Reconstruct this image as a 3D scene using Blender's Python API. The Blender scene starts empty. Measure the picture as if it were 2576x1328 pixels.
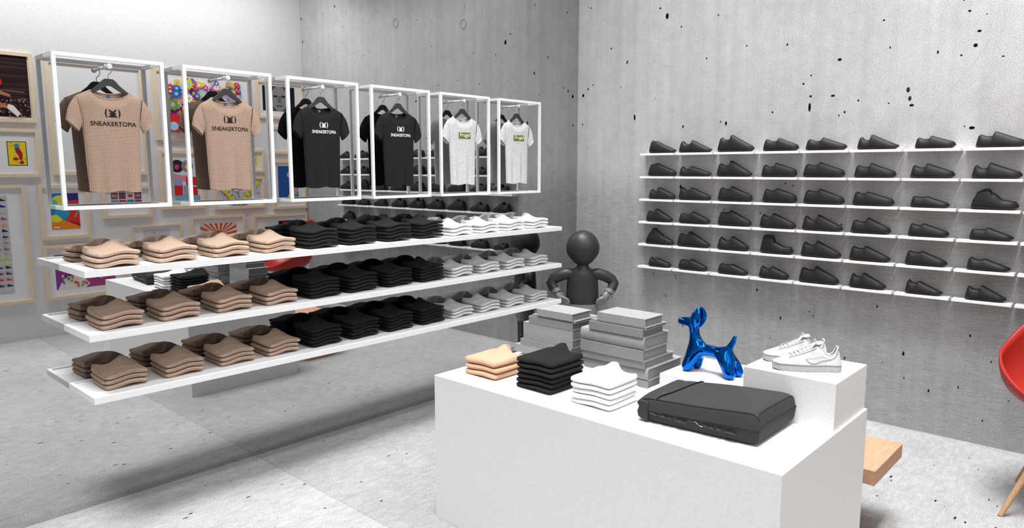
import bpy, bmesh, math, random
from mathutils import Vector, Matrix
random.seed(7)
SC = bpy.context.scene
COL = SC.collection
PI = math.pi
F_PX = 1796.85; YAW = math.radians(42.4739); PIT = math.radians(7.5552)
CAM = Vector((4.8278, -6.335, 2.1072))
ROOM_X = 5.497

# ------------------------------------------------------------------ helpers
class MB:
    def __init__(self): self.v = []; self.f = []; self.m = []
    def add(self, vs, fs, mi=0):
        b = len(self.v); self.v += [tuple(p) for p in vs]
        for f in fs: self.f.append(tuple(b + i for i in f)); self.m.append(mi)
        return self
    def box(self, x0, x1, y0, y1, z0, z1, mi=0):
        vs = [(x, y, z) for z in (z0, z1) for y in (y0, y1) for x in (x0, x1)]
        return self.add(vs, [(0, 2, 3, 1), (4, 5, 7, 6), (0, 1, 5, 4), (2, 6, 7, 3), (0, 4, 6, 2), (1, 3, 7, 5)], mi)
    def tube(self, pts, r, n=8, mi=0, flat=1.0):
        pts = [Vector(p) for p in pts]; rs = r if isinstance(r, (list, tuple)) else [r] * len(pts)
        rings = []; up = Vector((0, 0, 1)); prev = None
        for i, p in enumerate(pts):
            d = (pts[min(i + 1, len(pts) - 1)] - pts[max(i - 1, 0)]).normalized()
            if prev is None:
                a = d.orthogonal().normalized()
            else:
                a = (prev - d * prev.dot(d)).normalized()
            prev = a; b = d.cross(a)
            rings.append([p + (a * math.cos(2 * PI * k / n) + b * math.sin(2 * PI * k / n) * flat) * rs[i] for k in range(n)])
        vs = [q for rg in rings for q in rg]; fs = []
        for i in range(len(pts) - 1):
            for k in range(n):
                k2 = (k + 1) % n
                fs.append((i * n + k, i * n + k2, (i + 1) * n + k2, (i + 1) * n + k))
        fs.append(tuple(range(n - 1, -1, -1))); fs.append(tuple((len(pts) - 1) * n + k for k in range(n)))
        return self.add(vs, fs, mi)
    def loft(self, rings, cap=True, mi=0, closed=True):
        n = len(rings[0]); vs = [q for rg in rings for q in rg]; fs = []
        for i in range(len(rings) - 1):
            for k in range(n if closed else n - 1):
                k2 = (k + 1) % n
                fs.append((i * n + k, i * n + k2, (i + 1) * n + k2, (i + 1) * n + k))
        if cap and closed:
            fs.append(tuple(range(n - 1, -1, -1))); fs.append(tuple((len(rings) - 1) * n + k for k in range(n)))
        return self.add(vs, fs, mi)
    def prism(self, poly, a0, a1, axis='x', mi=0):
        # polygon of (p,q) extruded along an axis; x: (y,z), y: (x,z), z: (x,y)
        def P(p, q, a): return {'x': (a, p, q), 'y': (p, a, q), 'z': (p, q, a)}[axis]
        n = len(poly); vs = [P(p, q, a0) for p, q in poly] + [P(p, q, a1) for p, q in poly]
        fs = [tuple(range(n - 1, -1, -1)), tuple(range(n, 2 * n))] + [(k, (k + 1) % n, n + (k + 1) % n, n + k) for k in range(n)]
        return self.add(vs, fs, mi)
    def sphere(self, c, r, seg=20, rings=12, mi=0, fn=None):
        rx, ry, rz = r if isinstance(r, (tuple, list)) else (r, r, r); rg = []
        for i in range(rings + 1):
            t = PI * min(max(i / rings, .004), .996)
            rg.append([Vector((c[0] + rx * math.sin(t) * math.cos(2 * PI * k / seg), c[1] + ry * math.sin(t) * math.sin(2 * PI * k / seg), c[2] + rz * math.cos(t))) for k in range(seg)])
        if fn: rg = [[fn(q) for q in r_] for r_ in rg]
        return self.loft(rg, True, mi)
    def mesh(self, name, mats, smooth=False, ang=40):
        me = bpy.data.meshes.new(name); me.from_pydata(self.v, [], self.f)
        for m in (mats if isinstance(mats, (list, tuple)) else [mats]): me.materials.append(m)
        for p, mi in zip(me.polygons, self.m): p.material_index = mi
        bm = bmesh.new(); bm.from_mesh(me); bmesh.ops.recalc_face_normals(bm, faces=bm.faces)
        if smooth:
            for f in bm.faces: f.smooth = True
            for e in bm.edges:
                if len(e.link_faces) == 2 and e.calc_face_angle(0) > math.radians(ang): e.smooth = False
        bm.to_mesh(me); bm.free(); me.update()
        return me
    def build(self, name, mats, parent=None, smooth=False, bevel=0, loc=None, ang=40):
        o = bpy.data.objects.new(name, self.mesh(name, mats, smooth, ang)); COL.objects.link(o)
        if parent: o.parent = parent
        if loc: o.location = loc
        if bevel:
            b = o.modifiers.new('bevel', 'BEVEL'); b.width = bevel; b.segments = 2; b.limit_method = 'ANGLE'
        return o

def tag(o, label=None, cat=None, group=None, kind=None):
    if label: o['label'] = label
    if cat: o['category'] = cat
    if group: o['group'] = group
    if kind: o['kind'] = kind
    return o
def empty(name, loc, rz=0, **k):
    o = bpy.data.objects.new(name, None); COL.objects.link(o); o.location = loc; o.rotation_euler = (0, 0, rz)
    o.empty_display_size = .05
    return tag(o, **k) if k else o
def copy_tree(o, parent=None):
    c = o.copy(); COL.objects.link(c)
    if parent: c.parent = parent
    for ch in [x for x in bpy.data.objects if x.parent == o]: copy_tree(ch, c)
    return c
def obj_from_mesh(name, me, parent=None, loc=None, rz=0):
    o = bpy.data.objects.new(name, me); COL.objects.link(o)
    if parent: o.parent = parent
    if loc: o.location = loc
    o.rotation_euler = (0, 0, rz)
    return o
ORD = ['first', 'second', 'third', 'fourth', 'fifth', 'sixth', 'seventh', 'eighth', 'ninth', 'tenth']

# ------------------------------------------------------------------ materials
def lin(c):
    if isinstance(c, str): c = tuple(int(c[i:i + 2], 16) / 255 for i in (0, 2, 4))
    return tuple((x / 12.92 if x <= .04045 else ((x + .055) / 1.055) ** 2.4) for x in c)
class NT:
    def __init__(self, name):
        self.mat = bpy.data.materials.new(name); self.mat.use_nodes = True
        self.t = self.mat.node_tree; self.n = self.t.nodes; self.l = self.t.links
        self.b = self.n['Principled BSDF']; self.out = self.n['Material Output']
    def new(self, typ, **k):
        x = self.n.new(typ)
        for a, v in k.items():
            if a in x.inputs: x.inputs[a].default_value = v
            else: setattr(x, a, v)
        return x
    def link(self, a, b): self.l.new(a, b)
    def coords(self, scale=(1, 1, 1)):
        tc = self.new('ShaderNodeTexCoord'); mp = self.new('ShaderNodeMapping'); mp.inputs['Scale'].default_value = scale
        self.link(tc.outputs['Object'], mp.inputs['Vector']); return mp.outputs['Vector']
    def noise(self, vec, scale, detail=4, rough=.6):
        x = self.new('ShaderNodeTexNoise'); x.inputs['Scale'].default_value = scale; x.inputs['Detail'].default_value = detail; x.inputs['Roughness'].default_value = rough
        self.link(vec, x.inputs['Vector']); return x.outputs['Fac']
    def ramp(self, fac, stops):
        r = self.new('ShaderNodeValToRGB'); cr = r.color_ramp
        while len(cr.elements) < len(stops): cr.elements.new(.5)
        for e, (p, c) in zip(cr.elements, stops):
            e.position = p; e.color = (c, c, c, 1) if isinstance(c, (int, float)) else (*c, 1)
        self.link(fac, r.inputs['Fac']); return r.outputs['Color']
    def math(self, op, a, b=None):
        m = self.new('ShaderNodeMath'); m.operation = op
        for i, x in enumerate((a, b)):
            if x is None: continue
            if isinstance(x, (int, float)): m.inputs[i].default_value = x
            else: self.link(x, m.inputs[i])
        return m.outputs[0]
    def mix(self, fac, a, b, mode='MIX'):
        m = self.new('ShaderNodeMix'); m.data_type = 'RGBA'; m.blend_type = mode
        for i, x in ((0, fac), (6, a), (7, b)):
            if isinstance(x, (int, float)): m.inputs[i].default_value = x if i == 0 else (x, x, x, 1)
            elif isinstance(x, tuple): m.inputs[i].default_value = (*x, 1)
            else: self.link(x, m.inputs[i])
        return m.outputs[2]
    def bump(self, h, strength=.2, dist=.01):
        b = self.new('ShaderNodeBump'); b.inputs['Strength'].default_value = strength; b.inputs['Distance'].default_value = dist
        self.link(h, b.inputs['Height']); self.link(b.outputs['Normal'], self.b.inputs['Normal'])
_cache = {}
def flat(c, rough=.6, spec=.3, metal=0, name=None):
    key = (c, rough, spec, metal)
    if key in _cache: return _cache[key]
    t = NT(name or 'paint_' + (c if isinstance(c, str) else 'mix'))
    v = t.coords(); n = t.noise(v, 60, 2)
    col = lin(c); r = t.ramp(n, [(.3, tuple(x * .94 for x in col)), (.7, tuple(min(1, x * 1.04) for x in col))])
    t.link(r, t.b.inputs['Base Color'])
    t.b.inputs['Roughness'].default_value = rough; t.b.inputs['Specular IOR Level'].default_value = spec; t.b.inputs['Metallic'].default_value = metal
    _cache[key] = t.mat
    return t.mat

def concrete(name, base, scl, floor=False):
    t = NT(name); v = t.coords()
    n1 = t.noise(v, 1.3, 5, .6); n2 = t.noise(v, 9, 6, .7); n3 = t.noise(v, 120, 3, .7)
    a = t.ramp(n1, [(.3, base * .90), (.7, base * 1.08)])
    b = t.ramp(n2, [(.25, .88), (.75, 1.07)])
    c = t.ramp(n3, [(.32, .70), (.68, 1.25)])
    col = t.mix(1, t.mix(1, a, b, 'MULTIPLY'), c, 'MULTIPLY')
    sep = t.new('ShaderNodeSeparateXYZ'); t.link(v, sep.inputs[0])
    if floor:
        # cast slabs: a paler one towards the front, a seam at y = -3.88
        st = t.math('GREATER_THAN', sep.outputs['Y'], -3.88)
        col = t.mix(st, col, t.mix(1, col, .86, 'MULTIPLY'))
        sx = t.math('LESS_THAN', t.math('ABSOLUTE', t.math('ADD', sep.outputs['Y'], 3.88)), .004)
        col = t.mix(sx, col, t.mix(1, col, .8, 'MULTIPLY'))
        v2 = t.coords((14, 4, 1)); st2 = t.ramp(t.noise(v2, 2.2, 6, .7), [(.35, .84), (.65, 1.08)])
        col = t.mix(1, col, st2, 'MULTIPLY')
    else:
        # lower lift of the wall was cast against boards: fine horizontal grain
        v2 = t.coords((2, 1, 46)); g = t.ramp(t.noise(v2, 3.2, 6, .75), [(.3, .60), (.7, 1.04)])
        mr = t.new('ShaderNodeMapRange'); mr.inputs['From Min'].default_value = 2.15; mr.inputs['From Max'].default_value = 1.8
        t.link(sep.outputs['Z'], mr.inputs['Value'])
        col = t.mix(mr.outputs[0], col, t.mix(1, t.mix(1, col, g, 'MULTIPLY'), .92, 'MULTIPLY'))
        v3 = t.coords((9, 9, .25)); s = t.ramp(t.noise(v3, 1.2, 4, .6), [(.35, .93), (.65, 1.05)])
        col = t.mix(1, col, s, 'MULTIPLY')
    # cement pores
    for sc, th, dens in (((scl * 1.3, .10, .5), (scl * 2.8, .12, .55)) if floor else ((scl, .075, .66), (scl * 2.6, .085, .66))):
        vv = t.coords((2.0, .62, 1) if floor else (1.3, 1, .8))
        vo = t.new('ShaderNodeTexVoronoi'); vo.inputs['Scale'].default_value = sc; t.link(vv, vo.inputs['Vector'])
        wn = t.new('ShaderNodeSeparateColor'); t.link(vo.outputs['Color'], wn.inputs[0])
        on = t.math('GREATER_THAN', wn.outputs[0], dens)
        rad = t.math('MULTIPLY', wn.outputs[1], th)
        pit = t.math('MULTIPLY', t.math('LESS_THAN', vo.outputs['Distance'], rad), on)
        col = t.mix(pit, col, .02)
    # hair cracks
    w = t.new('ShaderNodeTexVoronoi'); w.feature = 'DISTANCE_TO_EDGE'; w.inputs['Scale'].default_value = .55
    nv = t.new('ShaderNodeTexNoise'); nv.inputs['Scale'].default_value = 1.5; t.link(v, nv.inputs['Vector'])
    vm = t.new('ShaderNodeVectorMath'); vm.operation = 'ADD'; t.link(v, vm.inputs[0]); t.link(nv.outputs['Color'], vm.inputs[1]); t.link(vm.outputs[0], w.inputs['Vector'])
    ck = t.math('MULTIPLY', t.math('LESS_THAN', w.outputs['Distance'], .0022), t.math('GREATER_THAN', n1, .5))
    col = t.mix(t.math('MULTIPLY', ck, .12), col, .05)
    t.link(col, t.b.inputs['Base Color']); t.b.inputs['Roughness'].default_value = .8; t.b.inputs['Specular IOR Level'].default_value = .15
    t.bump(n2, .08)
    return t.mat
M_WALL = concrete('cast_concrete', .50, 4.2)
M_FLOOR = concrete('floor_concrete', .43, 3.6, True)
def plaster():
    t = NT('pale_plaster'); v = t.coords(); n = t.noise(v, 60, 4, .7)
    t.link(t.ramp(n, [(.3, .66), (.7, .82)]), t.b.inputs['Base Color']); t.b.inputs['Roughness'].default_value = .9
    t.bump(n, .1, .004); return t.mat
M_PLASTER = plaster()
def mirror():
    t = NT('mirror_glass'); t.b.inputs['Metallic'].default_value = 1; t.b.inputs['Roughness'].default_value = 0
    v = t.coords(); t.link(t.ramp(t.noise(v, .4, 1), [(.2, (.525, .525, .535)), (.8, (.545, .545, .555))]), t.b.inputs['Base Color']); return t.mat
M_MIRROR = mirror()
def white(name, a=.86, rough=.5, grain=.03):
    t = NT(name); v = t.coords(); n = t.noise(v, 140, 3, .7)
    t.link(t.ramp(n, [(.3, a - grain), (.7, a + grain)]), t.b.inputs['Base Color']); t.b.inputs['Roughness'].default_value = rough
    t.b.inputs['Specular IOR Level'].default_value = .25; return t.mat
M_WHITE = white('white_lacquer', .90); M_PLINTH = white('white_plinth_board', .76, .5, .055); M_METAL = white('white_steel', .92, .4)
M_SHOEWHITE = white('white_leather', .60, .55, .02); M_SOLE = white('white_rubber', .40, .7, .06)
def fabric(name, kind):
    t = NT(name); v = t.coords(); n = t.noise(v, 260, 3, .8)
    if kind in ('tan', 'tan_flat'):
        sep = t.new('ShaderNodeSeparateXYZ'); t.link(v, sep.inputs[0])
        def stripes(s, k, th): return t.math('LESS_THAN', t.math('FRACT', t.math('MULTIPLY', s, k)), th)
        g = t.math('MAXIMUM', stripes(sep.outputs['Y'], 122, .40), stripes(sep.outputs['Z' if kind == 'tan' else 'X'], 122, .40))
        base = t.mix(g, lin('cfb8a5'), lin('967c6a' if kind == 'tan' else 'a68c79'))
        base = t.mix(1, base, t.ramp(n, [(.3, .82), (.7, 1.12)]), 'MULTIPLY')
    elif kind == 'black':
        base = t.ramp(n, [(.3, .012), (.7, .026)])
    elif kind == 'heather':
        v2 = t.coords((1, .35, 1)); n2 = t.noise(v2, 240, 3, .8)
        base = t.ramp(n2, [(.32, .36), (.58, .80)])
    elif kind == 'peach':
        base = t.mix(1, lin('c9a387'), t.ramp(n, [(.3, .84), (.7, 1.12)]), 'MULTIPLY')
    elif kind == 'white':
        base = t.ramp(n, [(.3, .80), (.7, .9)])
    t.link(base, t.b.inputs['Base Color']); t.b.inputs['Roughness'].default_value = .95; t.b.inputs['Specular IOR Level'].default_value = .1
    t.bump(n, .15, .002); return t.mat
M_TAN = fabric('tan_checked_cotton', 'tan'); M_TANF = fabric('tan_checked_cotton_folded', 'tan_flat'); M_BLACK = fabric('black_cotton', 'black'); M_HEATHER = fabric('white_heather_cotton', 'heather')
M_PEACH = fabric('peach_jersey', 'peach'); M_WSHIRT = fabric('white_jersey', 'white')
def wood(name, c1, c2, scale=(1, 6, 6)):
    t = NT(name); v = t.coords(scale); n = t.noise(v, 9, 6, .7)
    t.link(t.ramp(n, [(.3, lin(c1)), (.7, lin(c2))]), t.b.inputs['Base Color']); t.b.inputs['Roughness'].default_value = .6; return t.mat
M_WOOD = wood('pale_birch', 'b08468', 'c69a7c', (6, 1, 6)); M_FRAME = wood('ash_frame', 'dcc4a4', 'efdcc0', (8, 8, 8)); M_LEG = wood('leg_beech', 'a8835f', 'bd9872', (8, 8, 1))
M_SHOE = flat('1f1e21', .5, .22, name='black_moulded_rubber'); M_HANG = flat('343235', .45, .4, name='black_hanger_plastic')
M_WIRE = flat('8f8f93', .3, .6, .9, name='steel_wire'); M_ROD = flat('e8ebf0', .12, .7, 0, name='clear_acrylic_rod')
M_INK = flat('1c1613', .7, .2, name='black_ink'); M_INKW = flat('f3f3f3', .7, .2, name='white_ink'); M_GREEN = flat('5f7d24', .7, .2, name='green_ink')
M_LABEL = flat('56648c', .8, .1, name='woven_label')
M_RED = flat('9c2822', .38, .3, name='red_shell_plastic')
M_STATUE = flat('2c2b2e', .45, .4, name='charcoal_vinyl'); M_STATUE2 = flat('767476', .35, .5, name='grey_vinyl')
def bluemetal():
    t = NT('blue_chrome'); v = t.coords(); t.link(t.ramp(t.noise(v, 3, 2), [(.3, lin('0a5cb8')), (.7, lin('0c66c6'))]), t.b.inputs['Base Color'])
    t.b.inputs['Metallic'].default_value = 1; t.b.inputs['Roughness'].default_value = .08; return t.mat
M_BLUE = bluemetal()
def bookmat(n, a):
    t = NT(n); v = t.coords(); x = t.noise(v, 220, 3, .8); y = t.noise(v, 14, 3)
    t.link(t.mix(1, t.ramp(x, [(.3, a * .82), (.7, a * 1.15)]), t.ramp(y, [(.3, .95), (.7, 1.04)]), 'MULTIPLY'), t.b.inputs['Base Color']); t.b.inputs['Roughness'].default_value = .85; return t.mat
M_BOOK = bookmat('grey_cloth_cover', .28); M_PAGE = bookmat('grey_page_edges', .22)
def bagmat():
    t = NT('charcoal_neoprene'); v = t.coords(); n = t.noise(v, 300, 3, .8)
    t.link(t.ramp(n, [(.3, .028), (.7, .05)]), t.b.inputs['Base Color']); t.b.inputs['Roughness'].default_value = .8; t.b.inputs['Specular IOR Level'].default_value = .25
    t.bump(t.noise(v, 14, 3), .2, .01); return t.mat
M_BAG = bagmat(); M_BAGEDGE = flat('1b1a1c', .5, .4, name='black_piping'); M_GLOSS = flat('2a292c', .12, .8, name='glossy_black_rubber')
M_MAT = white('picture_mat', .80, .8, .03)

# ------------------------------------------------------------------ setting
def st(o): return tag(o, kind='structure')
fl = MB(); fl.add([(-.0, -8.6, 0), (ROOM_X, -8.6, 0), (ROOM_X, 0, 0), (0, 0, 0), (0, -8.6, -.1), (ROOM_X, -8.6, -.1), (ROOM_X, 0, -.1), (0, 0, -.1)],
    [(0, 1, 2, 3), (4, 7, 6, 5), (0, 4, 5, 1), (1, 5, 6, 2), (2, 6, 7, 3), (3, 7, 4, 0)])
M_PIT = flat('0d0c0d', .9, .05, name='open_pore')
def px_ray(u, v):
    fw = Vector((-math.sin(YAW) * math.cos(PIT), math.cos(YAW) * math.cos(PIT), -math.sin(PIT))); rt = Vector((math.cos(YAW), math.sin(YAW), 0)); up = rt.cross(fw)
    return fw * F_PX + rt * (u - 1288) - up * (v - 664)
floor_pores = [(2.66,-.86,.02,.006),(.6,-4.25,.03,.008),(1.1,-4.0,.02,.007),(1.5,-4.32,.026,.008),(1.28,-3.7,.022,.007),(.95,-3.62,.02,.006),(.7,-3.9,.024,.008),(1.05,-4.5,.03,.009),(.55,-4.6,.024,.008),
    (3.9,-1.3,.03,.008),(4.1,-1.5,.024,.008),(4.3,-1.75,.035,.01),(4.0,-1.9,.028,.008),(4.4,-1.2,.028,.01),(4.6,-1.9,.03,.01),(4.15,-1.05,.022,.006),(4.45,-2.2,.03,.012),(3.95,-2.3,.02,.008),(1.4,-3.0,.02,.006),(1.0,-2.6,.024,.007),(.8,-3.1,.02,.007)]
for x, y, a, b in floor_pores:
    fl.add([(x + b * math.cos(t * PI / 4) * .7, y + a * math.sin(t * PI / 4) * .6, .0008) for t in range(8)], [tuple(range(8))], 1)
st(fl.build('floor', [M_FLOOR, M_PIT]))
wb = MB(); wb.box(-.15, ROOM_X + .15, 0, .15, -.1, 4.9)
pores = [(541,92,8,17),(622,153,4,5),(314,352,4,7),(90,508,3,10),(62,545,6,10),(502,47,5,5),(355,670,5,17),(631,722,4,9),(876,704,5,13),(1525,340,9,8),(1353,612,6,26),(1359,549,6,6),(1318,478,5,6),
    (1486,546,10,6),(1362,430,4,5),(1141,640,4,6),(1226,254,4,7),(1553,639,5,6),(2300,258,9,11),(2322,176,9,7),(2267,62,7,6),(2085,297,4,10),(1935,600,10,7),(2279,729,12,9),(1778,115,5,5),(994,261,4,4),(833,86,3,6),(766,333,4,5),(222,277,4,5),(2458,320,6,4),(2219,315,5,5),(1804,589,4,4),(1631,573,4,6),(58,711,3,6),(107,46,4,4)]
for x, y, a, b in pores:
    for cx, cy, ra, rb in ((1440 + x / 2.2676, y / 2.2676, a / 2.2676, b / 2.2676),):
        d = px_ray(cx, cy); tt = -CAM.y / d.y; p = CAM + d * tt; s = tt * .98
        wb.add([(p.x + ra * s * 1.25 * math.cos(k * PI / 4), -.0008, p.z + rb * s * math.sin(k * PI / 4)) for k in range(8)], [tuple(range(8))], 1)
for x, y, r in ((2.33,.77,.018),(2.62,.83,.01),(3.13,.98,.012),(2.9,.5,.014),(3.35,.62,.02),(3.8,.84,.014),(3.2,.52,.008),(2.5,.52,.01),(3.55,.35,.014),(3.75,.42,.012),(3.95,.66,.01),(1.15,.83,.012),(1.35,.55,.014),(1.0,1.05,.01),(4.2,.6,.012),(2.1,1.0,.016)):
    wb.add([(x + r * .5 * random.uniform(.6, 1.1) * math.cos(k * PI / 5), -.0008, y + r * 1.05 * random.uniform(.6, 1.1) * math.sin(k * PI / 5)) for k in range(10)], [tuple(range(10))], 1)
# formwork tie recesses
for cx, cz in ((3.108, 4.074), (1.788, 3.885)):
    wb.tube([(cx + .055 * math.cos(2 * PI * k / 24), -.001, cz + .055 * math.sin(2 * PI * k / 24)) for k in range(25)], .003, 6, 2)
st(wb.build('wall_back', [M_WALL, M_PIT, flat('8b898c', .9, .1)]))
st(MB().box(-.12, 0, -8.6, 0, 0, 4.9).build('wall_left', M_MIRROR))
st(MB().box(ROOM_X, ROOM_X + .15, -8.6, 0, 0, 4.9).build('wall_right', M_PLASTER))
st(MB().box(-.12, ROOM_X + .15, -8.75, -8.6, 0, 4.9).build('wall_front', M_PLASTER))  # unseen fourth wall, added to cut horizontal light from the open side

# ------------------------------------------------------------------ shelves on the mirror
SH_Z = [1.5473, 1.1822, .820]; SY0, SY1, SX = -5.0502, -.8206, .4471
for i, z in enumerate(SH_Z):
    h = .038; r = .014; lip = .012
    m = MB()
    m.box(.0, SX, SY0, SY1, z - h, z - lip)
    m.box(.0, SX, SY0, SY0 + r * 1.6, z - lip, z); m.box(.0, SX, SY1 - r, SY1, z - lip, z); m.box(SX - r, SX, SY0 + r * 1.6, SY1 - r, z - lip, z)
    m.box(0, .012, SY0 + r * 1.6, SY1 - r, z - lip, z)
    o = m.build('display_shelf', M_WHITE)
    tag(o, 'long white floating shelf on mirror wall, %s of three' % ['uppermost', 'middle one', 'lowest'][i], 'shelf', 'white shelves on the mirror')

# folded shirts
def folded(name, mats, W, D, t, top=False, seed=0, nlay=1, flip=1, amp=1.0, v0=-.22, rw=.45):
    rnd = random.Random(seed); m = MB(); lt = t / nlay
    nu, nv = 30, 30
    ph = 0
    def wave(u, v): return amp * (.0065 * math.sin(2.6 * v + .6 + ph) * (u * .5 + .5) - .002 * math.cos(2 * u) + .0025 * math.sin(4.3 * v + 1.1))
    for L in range(nlay):
        ox, oy = rnd.uniform(-.004, .003), rnd.uniform(-.005, .005)
        for side in (0, 1):
            g = []
            for i in range(nu + 1):
                for j in range(nv + 1):
                    u = -1 + 2 * i / nu; v = -1 + 2 * j / nv
                    u = math.copysign(abs(u) ** .55, u); v = math.copysign(abs(v) ** .55, v)
                    e = (max(0, (1 - abs(u) ** 12)) * max(0, (1 - abs(v) ** 12))) ** .33
                    rr = 1 - .05 * (abs(u) * abs(v)) ** 6
                    x = D / 2 * u * rr + ox; y = W / 2 * v * rr + oy
                    mid = (L + .5) * lt; z = mid + (lt * .475 * e * (1 if side else -1)) + wave(x / D * 2, y / W * 2)
                    if top and L == nlay - 1 and side:
                        # neckline: opening at the back with a raised collar round it
                        r = math.hypot((u + 1.0) * D / 2, (v * flip - v0) * W / 2)
                        vf = v * flip; z += .046 * math.exp(-((r - .078) / (.036 if r < .078 else .06)) ** 2) * min(1, e * 1.3) * (rw + (1 - rw) / (1 + math.exp(-(vf - v0 - .1) * 9)))
                        if r < .054: z -= lt * .85 * min(1, (.054 - r) / .010) * e
                    g.append((x, y, z))
            fs = [(i * (nv + 1) + j, i * (nv + 1) + j + 1, (i + 1) * (nv + 1) + j + 1, (i + 1) * (nv + 1) + j) for i in range(nu) for j in range(nv)]
            m.add(g, fs)
    zmin = min(v[2] for v in m.v)
    m.v = [(a, b, c - zmin) for a, b, c in m.v]
    return m.mesh(name, mats, True, 60)
FS = {}
for key, mat, t in (('tan', M_TANF, .030), ('black', M_BLACK, .0265), ('white', M_HEATHER, .0285)):
    for k in range(3): FS[key, k] = folded('folded_shirt_mesh', mat, .262 if key != 'tan' else .25, .27, t, False, hash(key) % 7 * 0 + k + len(key))
    FS[key, 'top'] = folded('folded_shirt_top_mesh', mat, .262 if key != 'tan' else .25, .27, t, True, 5 + len(key))
WHERE = ['upper', 'middle', 'lower']
PLACE4 = ['leftmost', 'second', 'third', 'rightmost']
def level(k, n):
    if k == n - 1: return 'topmost'
    if k == 0: return 'bottom one'
    up = n - 1 - k
    return ['', 'second from top', 'third from top', 'fourth from top', 'fifth from top'][up]
for si, z in enumerate(SH_Z):
    for st_i in range(12):
        key = ['tan', 'black', 'white'][st_i // 4]; cnt = {'tan': 3, 'black': 5, 'white': 3}[key]; t = {'tan': .030, 'black': .0265, 'white': .0285}[key]
        yc = -4.825 + .348 * st_i
        for k in range(cnt):
            me = FS[key, 'top'] if k == cnt - 1 else FS[key, (k + st_i) % 3]
            o = obj_from_mesh('folded_t_shirt', me, None, (.182 + random.uniform(-.004, .004), yc + random.uniform(-.004, .004), z - .0115 + k * t * 1.01), random.uniform(-.012, .012))
            cn = {'tan': 'tan checked', 'black': 'black', 'white': 'white heather'}[key]
            tag(o, 'folded %s t-shirt, %s in %s %s stack on %s shelf' % (cn, level(k, cnt), PLACE4[st_i % 4], key, WHERE[si]), 't-shirt', 'folded shirts on the mirror shelves')

# ------------------------------------------------------------------ display frames with hanging shirts
BX0, BW, BP, BD, BT, BB = -5.0433, .6096, .7262, .1536, 2.765, 1.8726
def ring_frame(m, x0, x1, y0, y1, z0, z1, w):
    m.box(x0, x1, y0, y1, z1 - w, z1); m.box(x0, x1, y0, y1, z0, z0 + w); m.box(x0, x1, y0, y0 + w, z0 + w, z1 - w); m.box(x0, x1, y1 - w, y1, z0 + w, z1 - w)
X0S = .098
def ztop(y):
    a = abs(y)
    if a < .1: return 2.524 + .05 * (1 - math.sqrt(max(0, 1 - (a / .1) ** 2.2)))
    return 2.574 - (a - .1) * .5
def zback(y):
    a = abs(y)
    if a < .1: return 2.556 + .018 * (a / .1) ** 2
    return ztop(y)
def hw(z):
    if z < 2.37: return .146 + (z - 1.972) / .4 * .014
    return .160 + (z - 2.37) / .16 * .026
def xfront(y, z, s=None):
    h = hw(z); s = max(-1, min(1, y / h)) if s is None else s
    hem = max(0, (2.33 - z) / .36)
    base = .034 * math.sqrt(max(0, 1 - abs(s) ** 3.5))
    zt = ztop(y); close = min(1, max(0, (zt - z) / .05)) ** .6 if abs(y) > .09 else min(1, .45 + max(0, (zt - z)) / .09)
    fold = hem * (.012 * math.sin(7.5 * s + 1.9) + .005 * math.sin(15 * s)) * (1 - s * s * .6)
    return X0S + base * close + fold
def shirt_mesh(mat):
    m = MB(); ns, nz = 44, 44
    for front in (1, 0):
        g = []
        for i in range(ns + 1):
            s = -1 + 2 * i / ns; s = math.copysign(abs(s) ** .8, s)
            for j in range(nz + 1):
                y_ = s * .186; ztp = (ztop if front else zback)(y_)
                hemz = 1.972 + .006 * math.sin(5 * s + 1)
                z = hemz + (ztp - hemz) * j / nz; y = s * hw(z)
                if j == nz: z = (ztop if front else zback)(y)
                if front: x = xfront(y, z, s)
                else:
                    hem = max(0, (2.33 - z) / .36)
                    x = X0S - .020 * math.sqrt(max(0, 1 - abs(s) ** 3.5)) * (min(1, max(0, (zback(y) - z) / .05)) ** .6 if abs(y) > .09 else 1) - hem * .006 * math.sin(6 * s) * (1 - s * s)
                g.append((x, y, z))
        m.add(g, [(i * (nz + 1) + j, i * (nz + 1) + j + 1, (i + 1) * (nz + 1) + j + 1, (i + 1) * (nz + 1) + j) for i in range(ns) for j in range(nz)])
    for sg in (-1, 1):
        rings = []
        A0, A1 = Vector((0, sg * .183, 2.532)), Vector((0, sg * .156, 2.372)); B0, B1 = Vector((0, sg * .243, 2.392)), Vector((0, sg * .178, 2.326))
        for q in range(9):
            f = q / 8; a = A0.lerp(B0, f) + Vector((0, sg * .012 * math.sin(PI * f), .006 * math.sin(PI * f))); b = A1.lerp(B1, f); c = (a + b) / 2; hh = (a - b) / 2
            tx = .020 + .006 * f + .003 * math.sin(6 * f)
            rings.append([Vector((X0S + .004 + tx * math.sin(2 * PI * k / 20) * (1 - .35 * (1 - f)), 0, 0)) + c + hh * math.cos(2 * PI * k / 20) for k in range(20)])
        m.loft(rings, False)
    return m.mesh('t_shirt_body', mat, True, 70)
def collar_mesh(mat):
    m = MB(); pts = [];
    for k in range(25):
        y = -.1 + .2 * k / 24; pts.append((xfront(y, ztop(y)) + .0005, y, ztop(y) - .003))
    m.tube(pts, .0048, 6); pts = []
    for k in range(25):
        y = -.1 + .2 * k / 24; pts.append((X0S - .02, y, zback(y) - .003))
    m.tube(pts, .0045, 6)
    return m.mesh('collar', mat, True)
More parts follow.
